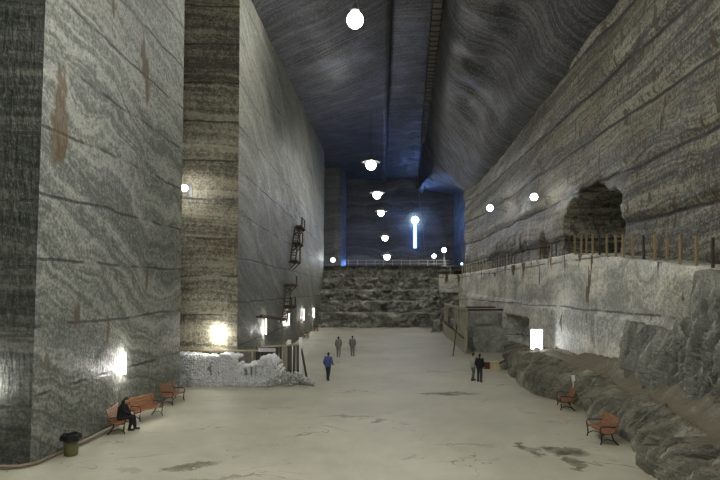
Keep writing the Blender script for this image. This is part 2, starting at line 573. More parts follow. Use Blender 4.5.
# right wall above the ledge, with two broken-out recesses
def blob(y, z, y0, y1, z1, soft=0.5, seed=0):
    n = 0.5 * fbm((y, z, seed), 0.8, 3)
    a = min(y - y0, y1 - y) + n
    top = z1 - 1.2 * (2 * (y - (y0 + y1) / 2) / (y1 - y0)) ** 2 - z + n
    return sstep(-soft * 0.3, soft, a) * sstep(-soft * 0.3, soft, top)


def right_fn(u, v):
    y, z = 3 + 77 * u, 5.2 + 18.0 * v
    x = 14.1 + 0.10 * fbm((2, y, z), 0.3)
    fr = ((z - 0.4 + 0.25 * fbm((7, y, 0), 0.1, 2)) / 3.0) % 1
    x -= 0.22 * sstep(0.0, 0.12, fr) * sstep(1.0, 0.4, fr)
    m = blob(y, z, 31.3, 40.6, 12.1)
    x += m * (4.6 + 1.3 * fbm((4, y, z), 0.7))
    m2 = blob(y, z, 44.2, 46.6, 10.4, 0.4, 3)
    x += m2 * (1.0 + 0.6 * fbm((8, y, z), 1.2))
    rough = sstep(47, 52, y) * sstep(11.5, 9.5, z)
    x += rough * 0.25 * ridge((1, y, z * 0.6), 0.5)
    x -= sstep(73, 80, y) * 0.7
    return (x, y, z)


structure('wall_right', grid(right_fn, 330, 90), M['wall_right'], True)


def right_end(u, v):
    return (13.4 + 10 * u, 80.0 + 2 * u, 0 + 24 * v)


structure('wall_right_end', grid(right_end, 10, 20), M['wall_right'])

ZT = [(12, 5.9), (20, 6.38), (26, 7.1), (34, 7.87), (80, 7.9)]


def ledge_x(y, z):
    n = fbm((3, y, z), 0.5) * 0.06
    r = 0 * sstep(23.3, 22.3, y + 0.5 * fbm((1, y, z), 0.6)) * sstep(3.4, 4.2, z)
    n -= r * (0.35 + 0.35 * ridge((5, y * 1.3, z * 0.5), 0.9) + 0.35 * crag((4, y * 1.4 + z * 0.4, z * 0.4), 1.2, 5) + 0.2 * crag((2, y * 1.4, z * 0.6), 2.8, 5))
    n += 0.16 * sstep(0.1, -0.1, z - 4.3 - 0.02 * (y - 26)) * -1
    dark = sstep(42.6, 43.2, y) * sstep(51, 50.4, y) * sstep(3.6, 3.3, z)
    n += dark * (1.6 + 0.3 * fbm((6, y, z), 1))
    crease = sstep(50, 58, y)
    n += crease * 0.16 * ridge((9, y * 0.8, z * 0.25), 0.5) * sstep(65, 60, y)
    for yc, d in ((30.2, .1), (47.5, .22), (55.6, .25)):
        n += d * max(0, 1 - abs(y - yc + 0.2 * fbm((0, yc, z), 0.6)) / 0.35)
    return 12.1 + n


def ledge_fn(u, v):
    y = 5 + 72 * u
    zt = interp(ZT, y) + 0.08 * fbm((y, 0, 0), 0.7)
    if v < 0.86:
        z = -0.2 + (zt + 0.2) * v / 0.86
        return (ledge_x(y, z), y, z)
    f = (v - 0.86) / 0.14
    x0 = ledge_x(y, zt)
    return (x0 + (15.5 - x0) * f, y, zt + 0.05 * fbm((x0 + f, y, 0), 1) * f + 0.02)


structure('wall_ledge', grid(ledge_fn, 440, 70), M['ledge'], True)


def ledge_face(u, v):
    x, z = 9.2 + 3.1 * u, 5.4 + 2.5 * v
    return (x, 77.0 + 0.12 * fbm((x, 1, z), 0.7) * (1 - u), z)


def slope_fn(u, v):
    x, z = 8.6 + 3.8 * u, -0.2 + 5.8 * v
    y = 75.4 + 1.9 * v - 0.6 * fbm((x, 2, z), 0.5) - 0.5 * crag((x * 0.7, 3, z), 0.9, 4)
    return (x + (0.7 * v - 0.4 + 0.4 * fbm((1, y, z), 0.7)) * (1 - u), y, z)


structure('wall_rock_slope', grid(slope_fn, 50, 60), M['steps'])


def ledge_cap(u, v):
    return (9.2 + 3.0 * u, 77 + 10 * v, 7.9)


structure('wall_ledge_corner', grid(ledge_face, 20, 16), M['ledge'], True)
structure('trim_ledge_cap', grid(ledge_cap, 6, 6), M['ledge'], True)

# rock steps that close the hall, then the upper floor, piers and back wall
TY = [(85.5, 0.0), (85.6, 2.2), (88.3, 2.3), (88.4, 3.95), (91.2, 4.05), (91.3, 5.75), (94.2, 5.85), (94.3, 7.8), (97.2, 7.9), (97.3, 9.9), (100, 10.0)]


def steps_fn(u, v):
    x = -8.9 + 23.2 * u
    k = v * (len(TY) - 1)
    i = min(int(k), len(TY) - 2)
    f = k - i
    y = TY[i][0] + (TY[i + 1][0] - TY[i][0]) * f
    z = TY[i][1] + (TY[i + 1][1] - TY[i][1]) * f
    vert = (i % 2 == 0)
    bump = 0.9 * fbm((x, i * 3.1, z * 1.2), 0.35) + 0.7 * ridge((x * 0.8, i, z), 0.7)
    bump -= 0.7 * crag((x * 0.45, i * 2.3, z * 0.8), 1.0, 4) + 0.4 * crag((x, i, z * 1.2), 1.6, 4)
    y += bump * (0.8 if i < 9 else 0.3)
    z += (0.12 if i < 9 else 0.04) * fbm((x, y, 2), 0.8) * (0 if v == 0 else 1)
    if x > 6.5:                                             # broken slope on the right-hand side
        y -= sstep(6.5, 11, x) * (2.5 if i < 8 else 0)
    return (x, y, z)


structure('wall_rock_steps', grid(steps_fn, 230, 110), M['steps'], True)
structure('floor_upper', grid(lambda u, v: (-14 + 40 * u, 96.5 + 25 * v, 9.9 + (0.05 if 0 < v < 1 else 0) * fbm((u * 40, v * 22, 0), 0.5)), 40, 24), M['steps'], True)
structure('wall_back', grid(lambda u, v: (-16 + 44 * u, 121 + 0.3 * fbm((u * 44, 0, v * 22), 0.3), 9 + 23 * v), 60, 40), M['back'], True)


def pier(name, pts, z0, z1, mat):
    """vertical faces following a ground plan"""
    def fn(u, v):
        k = u * (len(pts) - 1)
        i = min(int(k), len(pts) - 2)
        f = k - i
        x = pts[i][0] + (pts[i + 1][0] - pts[i][0]) * f
        y = pts[i][1] + (pts[i + 1][1] - pts[i][1]) * f
        z = z0 + (z1 - z0) * v
        d = 0.1 * fbm((x, y, z), 0.5)
        return (x + d, y + d, z)
    structure(name, grid(fn, 8 * (len(pts) - 1), 40), mat, True)


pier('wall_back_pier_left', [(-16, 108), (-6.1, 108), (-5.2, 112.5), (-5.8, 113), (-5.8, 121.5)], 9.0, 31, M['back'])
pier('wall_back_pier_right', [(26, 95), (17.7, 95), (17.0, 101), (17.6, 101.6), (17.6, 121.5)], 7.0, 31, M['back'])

# ------------------------------------------------------------------ rock bank, path and terrace on the right
XF = [(12, 7.9), (16.8, 8.5), (19.3, 9.25), (20.9, 9.5), (22.3, 9.4), (24, 9.4), (25.6, 10.05), (26.7, 10.2), (27.8, 10.0), (29, 9.2), (31, 8.7), (33, 8.75), (36, 9.1), (39, 9.7), (41, 10.6), (44, 11.4), (47, 11.9)]
XT = [(12, 9.9), (17, 10.1), (21, 10.6), (24, 10.6), (26.7, 11.0), (30, 10.4), (36, 10.2), (40, 11.0), (44, 11.8), (47, 12.4)]
HB = [(12, 1.2), (17, 1.35), (24, 1.5), (30, 1.8), (36, 1.75), (40, 1.4), (44, 1.05), (50, 0.95)]


def bank_fn(u, v):
    y = 5 + 46 * u
    xf, xt, h = interp(XF, y), interp(XT, y), interp(HB, y)
    if v < 0.6:
        f = v / 0.6
        x = xf + (xt - xf) * f
        z = h * (f ** 0.7)
        w = math.sin(PI * min(1, f * 1.0)) ** 0.5
        q = (x * 0.5, y * 1.5 + z * 1.1 - x * 0.5, z * 0.5)
        d = 0.62 * ridge(q, 0.5, 5) + 0.42 * ridge((q[0] + 7, q[1] * 1.2, q[2]), 1.2, 4) + 0.3 * fbm((x, y, z), 0.5)
        d += 0.62 * crag((x * 0.22 + 0.3 * fbm(q, 0.6), y * 1.15 + z * 0.9 - x * 0.35 + 0.25 * fbm((x, y, z), 1.1), z * 0.22), 1.05, 6) + 0.32 * crag((x * 0.3, y * 1.3 + z - x * 0.4, z * 0.3), 2.3, 5) - 0.15
        calm = 1 - 0.65 * max(sstep(1.9, 1.1, abs(y - 20.9)), sstep(1.7, 1.0, abs(y - 26.7))) * (1 - f * 0.6)
        d *= calm
        x -= d * w * 0.8
        z += 0.25 * d * w * min(1, f * 3) * (1 - f)
        z += w * (0.36 * fbm(q, 0.8) + 0.36 * ridge(q, 1.2, 4)) * min(1, f * 3)
        if v == 0: z = -0.1
        x += 0.35 * fbm((0, y, 4), 0.45) * (1 - f)
    else:
        f = (v - 0.6) / 0.4
        x = xt + (12.7 - xt) * f
        z = h + 0.16 * math.sin(PI * f) * (fbm((x, y, 1), 0.8) + 0.6 * ridge((x, y, 0), 1.2)) + sstep(0, 0.6, f) * (0.1 + 0.55 * sstep(33, 26, y))
    return (x, y, z)


o = obj('rock_bank', grid(bank_fn, 640, 100), M['bank'], None, False)
tag(o, 'long low bank of jagged grey-brown salt rock with an earth path on top', 'rock bank', kind='thing')


def terrace_fn(u, v):
    y = 5 + 21.4 * u
    end = sstep(26.4, 25.7, y)
    zt = 1.0 + (interp([(12, 2.4), (19, 2.85), (26, 3.2)], y)) * (0.25 + 0.75 * end)
    up = sstep(21.1, 20.1, y + 0.5 * fbm((3, y, 0), 0.8))
    zt += up * (interp(ZT, y) - 0.12 - zt)
    z0 = 1.2
    if v < 0.75:
        f = v / 0.75
        z = z0 + (zt - z0) * f
        x = 12.0 - (0.55 - 0.2 * f) * (0.3 + 0.7 * end)
        w = math.sin(PI * (0.15 + 0.8 * f))
        q = (x, y * 1.5 + z * 0.3, z * 0.22)
        x -= w * (0.26 * ridge(q, 1.0, 5) + 0.16 * ridge(q, 2.6, 4) + 0.30 * crag((x * 0.5, y * 1.6 + z * 0.5 + 0.2 * fbm((x, y, z), 1.2), z * 0.16), 1.2, 5) + 0.2 * crag((x * 0.5, y * 1.8 + z * 0.5, z * 0.25), 2.8, 5))
        z += 0.08 * fbm((x, y, z), 1.5)
    else:
        f = (v - 0.75) / 0.25
        x = 12.0 - 0.35 * (0.3 + 0.7 * end) + f * 1.4
        z = zt + 0.1 * fbm((x, y, 0), 1.1) + 0.06
    return (x, y, z)


o = obj('rock_terrace', grid(terrace_fn, 420, 80), M['terrace'], None, False)
tag(o, 'dark ribbed band of salt rock standing between the earth path and the pale cut ledge', 'rock', kind='thing')

# rock block behind the timber frame


def block_fn(u, v):
    pts = [(10.6, 72), (9.75, 52.6), (10.0, 51.9), (12.4, 51.5)]
    seg = [0, 0.55, 0.62, 1]
    i = 0
    while i < 2 and u > seg[i + 1]: i += 1
    f = (u - seg[i]) / (seg[i + 1] - seg[i])
    x = pts[i][0] + (pts[i + 1][0] - pts[i][0]) * f
    y = pts[i][1] + (pts[i + 1][1] - pts[i][1]) * f
    if v < 0.8:
        z = -0.1 + 3.7 * v / 0.8
        low = sstep(2.3, 2.0, z + 0.2 * fbm((x, y, 1), 0.9))
        out = low * 0.55 + 0.12 * fbm((x, y, z), 1.2) + 0.1
        return (x - out * (1 if i < 2 else 0.1), y - out * (0 if i == 0 else 1), z)
    f2 = (v - 0.8) / 0.2
    return (x + (12.5 - x) * f2, y + (62 - y) * f2 * 0.7 + 0.001, 3.6 + 0.08 * fbm((x, y, 0), 1))


o = obj('rock_block', grid(block_fn, 120, 60), M['blockrock'], None, True)
tag(o, 'grey stepped block of salt rock inside the timber frame against the ledge', 'rock', kind='thing')


# ------------------------------------------------------------------ lamps
def lamp_light(parent, energy, color=(1, 0.985, 0.94), r=0.3, loc=(0, 0, 0)):
    L = bpy.data.lights.new('lamp_light', 'POINT')
    L.energy = energy
    L.color = color
    L.shadow_soft_size = r
    o = bpy.data.objects.new('lamp_light', L)
    COL.objects.link(o)
    o.parent = parent
    o.location = loc
    return o


def pendant(loc, ztop, r, energy, label, mat='lamp', color=(1, 0.985, 0.94), dish=0.6):
    t = thing('pendant_lamp', label, 'lamp', loc, 0, 'pendant lamps hung from the ceiling')
    bm = bmesh.new()
    ball(bm, (0, 0, 0), r, 3)
    obj('bulb', bm, M[mat], t, True)
    bm = bmesh.new()
    lathe(bm, [(r * 0.25, r * 1.75), (r * 0.45, r * 1.65), (r * dish, r * (1.1 if dish < 1 else 0.55)), (r * dish * 0.94, r * (1.04 if dish < 1 else 0.5)), (r * 0.3, r * 1.3)], 24)
    obj('lamp_cap', bm, M['metal'], t, True)
    bm = bmesh.new()
    tube(bm, [(0, 0, r * 1.7), (0, 0, ztop - loc[2])], 0.025, 6)
    obj('cable', bm, M['iron'], t)
    bm = bmesh.new()
    for k in range(6):
        a = k * PI / 3
        tube(bm, [(r * 1.08 * math.sin(q) * math.cos(a), r * 1.08 * math.sin(q) * math.sin(a), r * 1.08 * math.cos(q)) for q in [0.55 + 0.22 * j for j in range(11)]], 0.012, 5)
    obj('cage', bm, M['metal'], t)
    lamp_light(t, energy, color, r * 1.02)
    return t


CH = [((355, 20), 36, 0.52, 'largest bright pendant lamp, at the top of the hall under the ceiling'),
      ((371, 165), 70, 0.62, 'second lamp down the central line, above the tight cluster of lamps'),
      ((377, 195), 84, 0.58, 'third lamp down the central line of lamps, just under the second'),
      ((381, 213), 92, 0.52, 'fourth lamp down the central line, level with the blue light'),
      ((385, 238), 100, 0.52, 'fifth lamp down the central line, just above the lowest one'),
      ((387, 257), 105, 0.55, 'lowest lamp of the central line, just above the rock steps')]
PW = [17000, 11000, 5000, 3000, 2200, 2200]
for ((px, py), Y, r, lab), pw in zip(CH, PW):
    p = W(px, py, Y)
    pendant(p, interp(ZC, Y) - 0.6 - (1.6 if p.x < 1 else 0), r, pw, lab, dish=0.6 if Y < 40 else 2.0)  # far lamps get an added wide dish that keeps light off the ceiling
pendant(Vector((-2.5, 3.0, 13.0)), 30.0, 0.36, 17000, 'unseen pendant lamp overhead, above the camera')  # unseen, added to light the bank and ledge from the left
# unseen second pendant, hung below the row to light the lower hall
pendant(Vector((-1.8, 14.5, 14.2)), 30.0, 0.36, 16000, 'unseen pendant lamp overhead, above the foreground floor')


def wall_lamp(p, wall_dir, arm, r, energy, label, color=(1, 0.985, 0.94)):
    """floodlight on a bracket; wall_dir points to the wall it is fixed on"""
    t = thing('wall_lamp', label, 'lamp', p, 0, 'bracket lamps on the salt walls')
    bm = bmesh.new()
    ball(bm, (0, 0, 0), r, 3)
    obj('bulb', bm, M['lamp'], t, True)
    d = Vector(wall_dir).normalized()
    bm = bmesh.new()
    tube(bm, [d * r * 0.9, d * arm], 0.035, 6)
    obj('bracket', bm, M['metal'], t)
    bm = bmesh.new()
    tube(bm, [d * arm * 0.98 + Vector((0, 0, -0.35)), d * (r * 0.9 + 0.05)], 0.025, 6)
    obj('stay', bm, M['metal'], t)
    bm = bmesh.new()
    box(bm, d * arm, (0.12 if d.x else 0.4, 0.12 if d.y else 0.4, 0.8))
    obj('wall_plate', bm, M['metal'], t)
    lamp_light(t, energy, color, r * 1.02)
    return t


p = W(184.5, 188, 33.9)
wall_lamp(p, (0, 1, 0), 0.85, 0.2, 500, 'small bright lamp on the banded pillar face beside the near pillar edge')
p = W(490, 208, 58)
wall_lamp(p, (1, 0, 0), 14.05 - p.x, 0.33, 500, 'bright lamp on the dark end of the right wall, the farther of the pair')
p = W(534, 197, 43.5)
wall_lamp(p, (1, 0, 0), 14.05 - p.x, 0.28, 450, 'bright lamp high on the wall beside the big broken recess')


def post_lamp(p, zb, r, energy, label, color=(1, 0.985, 0.94)):
    t = thing('post_lamp', label, 'lamp', (p.x, p.y, zb), 0, 'post lamps on the rock steps')
    h = p.z - zb
    bm = bmesh.new()
    tube(bm, [(0, 0, 0), (0, 0, h - r)], 0.06, 8)
    lathe(bm, [(0.18, 0), (0.18, 0.08), (0.07, 0.12)], 12)
    obj('pole', bm, M['metal'], t)
    bm = bmesh.new()
    ball(bm, (0, 0, h), r, 3)
    obj('bulb', bm, M['lamp'], t, True)
    lamp_light(t, energy, color, r * 1.02, (0, 0, h))


post_lamp(W(333, 260, 98.5), 9.9, 0.36, 2000, 'post lamp on the top rock step next to the left pillar end')
post_lamp(W(434, 256, 98.5), 9.9, 0.36, 2200, 'lower of the two post lamps side by side at the right of the top step')
post_lamp(W(444, 250, 100.2), 9.9, 0.40, 2600, 'higher of the two post lamps side by side at the right of the top step')


def sconce(p, wall_dir, h, energy, label, depth=0.19):
    t = thing('wall_sconce', label, 'lamp', p, 0, 'tube lights low on the pillar walls')
    d = Vector(wall_dir)
    bm = bmesh.new()
    tube(bm, [(0, 0, 0), (0, 0, h)], 0.035, 10)
    obj('light_tube', bm, M['tube'], t, True)
    bm = bmesh.new()
    box(bm, (0, 0, -0.04), (0.09, 0.09, 0.08), bevel=0.015)
    box(bm, d * depth + Vector((0, 0, h / 2)), (0.04, 0.04, h + 0.1))
    bar(bm, Vector((0, 0, -0.04)), Vector((0, 0, -0.04)) + d * depth, 0.03)
    obj('bracket', bm, M['metal'], t)
    lamp_light(t, energy, (1, 0.985, 0.93), 0.06, (0, 0, h * 0.2))
    lamp_light(t, energy * 0.3, (1, 0.985, 0.93), 0.05, (0, 0, h * 0.6))
    lamp_light(t, energy * 0.12, (1, 0.985, 0.93), 0.05, (0, 0, h))


def on_side(px, py, X):
    Y = X * 560 / (px - 372)
    return Vector((X, Y, EYE - (py - 291) * Y / 560))


sconce(on_side(125, 374, near_x(23.6, 2) + 0.17), (-1, 0, 0), 0.9, 50, 'glowing tube light on the near pillar wall above the benches')
sconce(W(217, 339, 34.5), (0, 1, 0), 0.6, 85, 'glowing lamp on the banded pillar front above the white salt wall')
for (px, py, lab) in ((266, 334, 'first of the row of tube lights along the far pillar side'),
                      (289, 325, 'second tube light along the far pillar wall, under the stair remains'),
                      (304, 320, 'third tube light along the far pillar wall'),
                      (314, 317.5, 'last and smallest tube light at the far end of the pillar wall')):
    sconce(on_side(px, py, FX + 0.22), (-1, 0, 0), 1.3, 50, lab, 0.24)
sconce(Vector((-12.3, 17.75, 2.3)), (0, 1, 0), 0.9, 28, 'tube light on the dark front of the near pillar')

# blue light on the back wall
p = W(415, 220, 120.2)
t = thing('blue_light', 'blue-white lamp on the dark back wall, its streak of light built as a glowing tube', 'lamp', p)
bm = bmesh.new()
ball(bm, (0, 0, 0), 0.75, 3)
obj('bulb', bm, M['blue_lamp'], t, True)
bm = bmesh.new()
tube(bm, [(0, 0, -0.7), (0, 0, -6.0)], 0.34, 12)
obj('light_tube', bm, M['blue_streak'], t, True)  # streak of light below the lamp, built as a glowing tube
for zz in (0, -5.6):
    bm = bmesh.new()
    bar(bm, (0, 0, zz), (0, 0.9, zz), 0.15)
    obj('bracket', bm, M['metal'], t)
lamp_light(t, 2600, (0.09, 0.24, 1.0), 0.8)


def added_blue_flood(loc, label, energy):  # added lamp that brings out the blue edges of the back piers
    t = thing('added_blue_floodlight', label, 'lamp', loc, 0, 'added blue floodlights at the back piers')
    bm = bmesh.new()
    box(bm, (0, 0, 0.15), (0.5, 0.3, 0.3), bevel=0.04)
    obj('housing', bm, M['metal'], t)
    bm = bmesh.new()
    ball(bm, (0, 0, 0.42), 0.14, 2)
    obj('bulb', bm, M['blue_lamp'], t, True)
    lamp_light(t, energy, (0.12, 0.3, 1.0), 0.15, (0, 0, 0.42))


added_blue_flood((-4.4, 111.0, 9.95), 'small added blue floodlight at the foot of the left back pier', 1500)
added_blue_flood((15.8, 98.5, 9.95), 'small added blue floodlight at the foot of the right back pier', 700)

# ------------------------------------------------------------------ ceiling duct and loose cable
bm = bmesh.new()
path = []
for k in range(49):
    y = 40 + 50 * k / 48
    path.append(Vector((5.5 + 2.2 * (y - 47) / 34, y, interp(ZC, y) - 0.45)))
for a, b in zip(path, path[1:]):
    bar(bm, a, b, 0.75, 0.5)
t = thing('ventilation_duct', 'long dark ribbed duct running along the crown of the ceiling', 'duct')
obj('duct_body', bm, M['dark_wood'], t)
for k, a in enumerate(path):
    bm = bmesh.new()
    box(bm, a, (0.95, 0.12, 0.7))
    obj('rib', bm, M['iron'], t)


bm = bmesh.new()
a, b = W(413, 128, 95), W(425, 252, 97)
tube(bm, [a + (b - a) * k / 12 + Vector((0, 0, -0.3 * math.sin(PI * k / 12))) for k in range(13)], 0.03, 6)
tag(obj('hanging_cable', bm, M['metal']), 'thin pale cable hanging slantwise past the blue light', 'cable')


# ------------------------------------------------------------------ benches
def make_bench(label):
    """slatted park bench, 1.8 m wide, sitter faces local -Y"""
    t = thing('park_bench', label, 'bench', (0, 0, 0), 0, 'slatted wooden park benches')
    L = 1.5
    bm = bmesh.new()
    for k in range(6):
        y = -0.24 + 0.083 * k
        z = 0.44 + 0.012 * (k - 2.5) ** 2 * 0.5 - 0.03
        box(bm, (0, y, z), (L, 0.075, 0.035), bevel=0.006)
    obj('seat', bm, M['bench_wood'], t)
    bm = bmesh.new()
    for k in range(6):
        f = k / 5
        y = 0.22 + 0.15 * f + 0.02 * math.sin(PI * f)
        z = 0.50 + 0.42 * f
        R = Matrix.Rotation(-0.42 - 0.1 * f, 3, 'X')
        box(bm, (0, y, z), (L, 0.032, 0.068), R, 0.006)
    obj('backrest', bm, M['bench_wood'], t)
    for s in (-1, 1):
        bm = bmesh.new()
        x = s * 0.64
        tube(bm, [(x, -0.28, 0.0), (x, -0.24, 0.12), (x, -0.25, 0.28), (x, -0.27, 0.395), (x, -0.1, 0.385), (x, 0.12, 0.39), (x, 0.23, 0.46), (x, 0.31, 0.68), (x, 0.41, 0.95)], 0.026, 8)
        tube(bm, [(x, 0.36, 0.0), (x, 0.24, 0.12), (x, 0.15, 0.26), (x, 0.12, 0.39)], 0.026, 8)
        tube(bm, [(x, -0.24, 0.12), (x, -0.05, 0.2), (x, 0.24, 0.12)], 0.02, 6)
        obj('leg_frame', bm, M['iron'], t)
        bm = bmesh.new()
        tube(bm, [(x, -0.27, 0.39), (x, -0.30, 0.55), (x, -0.25, 0.64), (x, -0.05, 0.65), (x, 0.3, 0.63)], 0.022, 8)
        obj('armrest', bm, M['iron'], t)
    return t


def floor_pt(px, py):
    Y = 560 * EYE / (py - 291)
    return Vector(((px - 372) * Y / 560, Y, 0.0))


bench = make_bench('orange slatted bench by the near pillar wall, with the seated person in black on it')
LB = PI / 2 
bench.location = (-10.0, 22.4, 0.03)
bench.rotation_euler = (0, 0, LB + 0.15)
dup(bench, (-9.85, 24.5, 0.03), LB - 0.4, 'empty orange slatted bench beyond the seated person by the near pillar wall')
dup(bench, (-9.9, 27.9, 0.03), LB - 0.1, 'orange slatted bench at the far end of the near pillar wall, half in shade')
dup(bench, (9.2, 26.7, 0.03), -LB - 0.2, 'orange bench at the foot of the rock bank, under a small white card')
dup(bench, (8.55, 20.9, 0.03), -LB, 'orange slatted bench against the rock bank, closest to the camera on that side')
dup(bench, (-7.75, 66.0, 0.03), LB, 'far orange bench against the far pillar wall behind the fence')
dup(bench, (-7.75, 77.5, 0.03), LB, 'farthest bench, a dark speck by the last tube light on the far pillar')


# ------------------------------------------------------------------ people
def capsule(bm, a, b, ra, rb):
    a, b = Vector(a), Vector(b)
    d = (b - a)
    L = d.length
    q = Vector((0, 0, 1)).rotation_difference(d.normalized()).to_matrix() if L > 1e-6 else Matrix.Identity(3)
    bmesh.ops.create_cone(bm, cap_ends=True, segments=14, radius1=ra, radius2=rb, depth=max(L, 1e-4), matrix=Matrix.Translation((a + b) / 2) @ q.to_4x4())
    ball(bm, a, ra, 2)
    ball(bm, b, rb, 2)


def remeshed(name, bm, vox, mat, parent):
    me = bpy.data.meshes.new('tmp')
    bm.to_mesh(me)
    bm.free()
    o = bpy.data.objects.new('tmp', me)
    COL.objects.link(o)
    r = o.modifiers.new('r', 'REMESH')
    r.mode = 'VOXEL'
    r.voxel_size = vox
    s = o.modifiers.new('s', 'SMOOTH')
    s.factor = 0.5
    s.iterations = 3
    dg = bpy.context.evaluated_depsgraph_get()
    me2 = bpy.data.meshes.new_from_object(o.evaluated_get(dg))
    bpy.data.objects.remove(o)
    bpy.data.meshes.remove(me)
    me2.name = name
    me2.materials.clear()
    me2.materials.append(mat)
    for p in me2.polygons: p.use_smooth = True
    n = bpy.data.objects.new(name, me2)
    COL.objects.link(n)
    n.parent = parent
    return n


def hand(bm, wrist, d, palm_n, side):
    """palm, four bent fingers of different length and a thumb from the side of the palm"""
    d = Vector(d).normalized()
    n = Vector(palm_n)
    n = (n - d * n.dot(d)).normalized()
    s = d.cross(n).normalized() * side
    w = Vector(wrist)
    k = w + d * 0.09
    for i in range(4):
        capsule(bm, w + s * (0.012 * (i - 1.5)) * 1.0, k + s * (0.021 * (i - 1.5)), 0.019, 0.013)
    for i, L in enumerate((0.072, 0.082, 0.076, 0.06)):
        b = k + s * (0.022 * (i - 1.5))
        m = b + (d * 0.9 + n * 0.3).normalized() * L * 0.55
        e = m + (d * 0.6 + n * 0.75).normalized() * L * 0.45
        capsule(bm, b, m, 0.0095, 0.009)
        capsule(bm, m, e, 0.009, 0.0078)
    tb = w + d * 0.025 - s * 0.022
    tm = tb + (d * 0.6 - s * 0.75 + n * 0.2).normalized() * 0.045
    te = tm + (d * 0.9 - s * 0.25 + n * 0.35).normalized() * 0.035
    capsule(bm, tb, tm, 0.014, 0.0115)
    capsule(bm, tm, te, 0.0112, 0.009)


def person(label, loc, rz, J, mats, hood=False):
    """J: joint positions in metres, facing local -Y. mats: jacket, trousers, hair"""
    t = thing('person', label, 'person', loc, rz)
    hd, fdir = Vector(J['head']), Vector(J.get('face', (0, -1, 0))).normalized()
    up = Vector(J.get('up', (0, 0, 1))).normalized()
    rt = fdir.cross(up).normalized()
    bm = bmesh.new()
    pel, chest, neck = Vector(J['pelvis']), Vector(J['chest']), Vector(J['neck'])
    for s, k in ((-1, 'r'), (1, 'l')):
        capsule(bm, pel + Vector((s * 0.08, 0, 0)), chest + Vector((s * 0.10, 0, 0)), 0.11, 0.12)
        capsule(bm, J['hip_' + k], J['knee_' + k], 0.085, 0.055)
        capsule(bm, J['knee_' + k], J['ankle_' + k], 0.055, 0.036)
        f = Vector(J['ankle_' + k]) + Vector((0, 0.03, -0.04))
        capsule(bm, f, f + Vector(J.get('toe', (0, -0.17, -0.02))), 0.036, 0.028)
        capsule(bm, chest + Vector((s * 0.08, 0, 0.05)), J['sh_' + k], 0.08, 0.06)
        capsule(bm, J['sh_' + k], J['el_' + k], 0.052, 0.04)
        capsule(bm, J['el_' + k], J['wr_' + k], 0.04, 0.026)
        dirn = Vector(J['wr_' + k]) - Vector(J['el_' + k])
        hand(bm, J['wr_' + k], J.get('hd_' + k, dirn), J.get('pn_' + k, (-s * 1.0, -0.2, 0)), s)
        ball(bm, hd + rt * s * 0.077 - up * 0.01, 0.028, 2, (0.5, 1, 1.2))
    capsule(bm, neck - Vector((0, 0, 0.04)), hd - up * 0.05 - fdir * 0.01, 0.055, 0.05)
    capsule(bm, hd + up * 0.035 - fdir * 0.012, hd - up * 0.055 + fdir * 0.012, 0.084, 0.062)
    ball(bm, hd - up * 0.095 + fdir * 0.055, 0.03, 2)
    capsule(bm, hd + fdir * 0.078 + up * 0.01, hd + fdir * 0.098 - up * 0.025, 0.011, 0.016)
    remeshed('body', bm, 0.0085, M['skin'], t)
    for s in (-1, 1):
        bm = bmesh.new()
        ball(bm, hd + fdir * 0.074 + rt * s * 0.031 + up * 0.008, 0.011, 2)
        obj('eye', bm, M['shoe'], t, True)
    bm = bmesh.new()
    ball(bm, hd + fdir * 0.078 - up * 0.058, 0.022, 2, (1, 0.35, 0.3))
    obj('mouth', bm, M['red'], t, True)
    # clothes
    bm = bmesh.new()
    for s, k in ((-1, 'r'), (1, 'l')):
        capsule(bm, pel + Vector((s * 0.085, 0, -0.04)), chest + Vector((s * 0.11, 0, 0.0)), 0.135, 0.145)
        capsule(bm, chest + Vector((s * 0.08, 0, 0.05)), J['sh_' + k], 0.10, 0.078)
        capsule(bm, J['sh_' + k], J['el_' + k], 0.074, 0.06)
        w = Vector(J['el_' + k]).lerp(Vector(J['wr_' + k]), 0.93)
        capsule(bm, J['el_' + k], w, 0.06, 0.043)
    capsule(bm, chest + Vector((0, 0, 0.08)), neck - Vector((0, 0, 0.02)), 0.1, 0.07)
    if hood:
        capsule(bm, neck + Vector((0, 0.03, 0)), hd - fdir * 0.06 - up * 0.05, 0.085, 0.08)
    remeshed('jacket', bm, 0.02, mats[0], t)
    bm = bmesh.new()
    for s, k in ((-1, 'r'), (1, 'l')):
        capsule(bm, pel + Vector((s * 0.07, 0, -0.02)), J['hip_' + k], 0.125, 0.108)
        capsule(bm, J['hip_' + k], J['knee_' + k], 0.108, 0.076)
        capsule(bm, J['knee_' + k], Vector(J['ankle_' + k]) + Vector((0, 0, 0.01)), 0.076, 0.06)
    remeshed('trousers', bm, 0.02, mats[1], t)
    for k in 'rl':
        bm = bmesh.new()
        f = Vector(J['ankle_' + k]) + Vector((0, 0.035, -0.045))
        capsule(bm, f, f + Vector(J.get('toe', (0, -0.19, -0.01))), 0.05, 0.042)
        bmesh.ops.bisect_plane(bm, geom=bm.verts[:] + bm.edges[:] + bm.faces[:], plane_co=(0, 0, f.z - 0.045), plane_no=(0, 0, -1), clear_outer=True)
        obj('shoe', bm, M['shoe'], t, True)
    bm = bmesh.new()
    capsule(bm, hd + up * 0.05 - fdir * 0.022, hd + up * 0.0 - fdir * 0.04, 0.09, 0.075)
    capsule(bm, hd + up * 0.0 - fdir * 0.04, hd - up * 0.06 - fdir * 0.05, 0.072, 0.05)
    ball(bm, hd + up * 0.085 + fdir * 0.02, 0.06, 2, (1.1, 1.1, 0.6))
    remeshed('hair', bm, 0.014, mats[2], t)
    return t


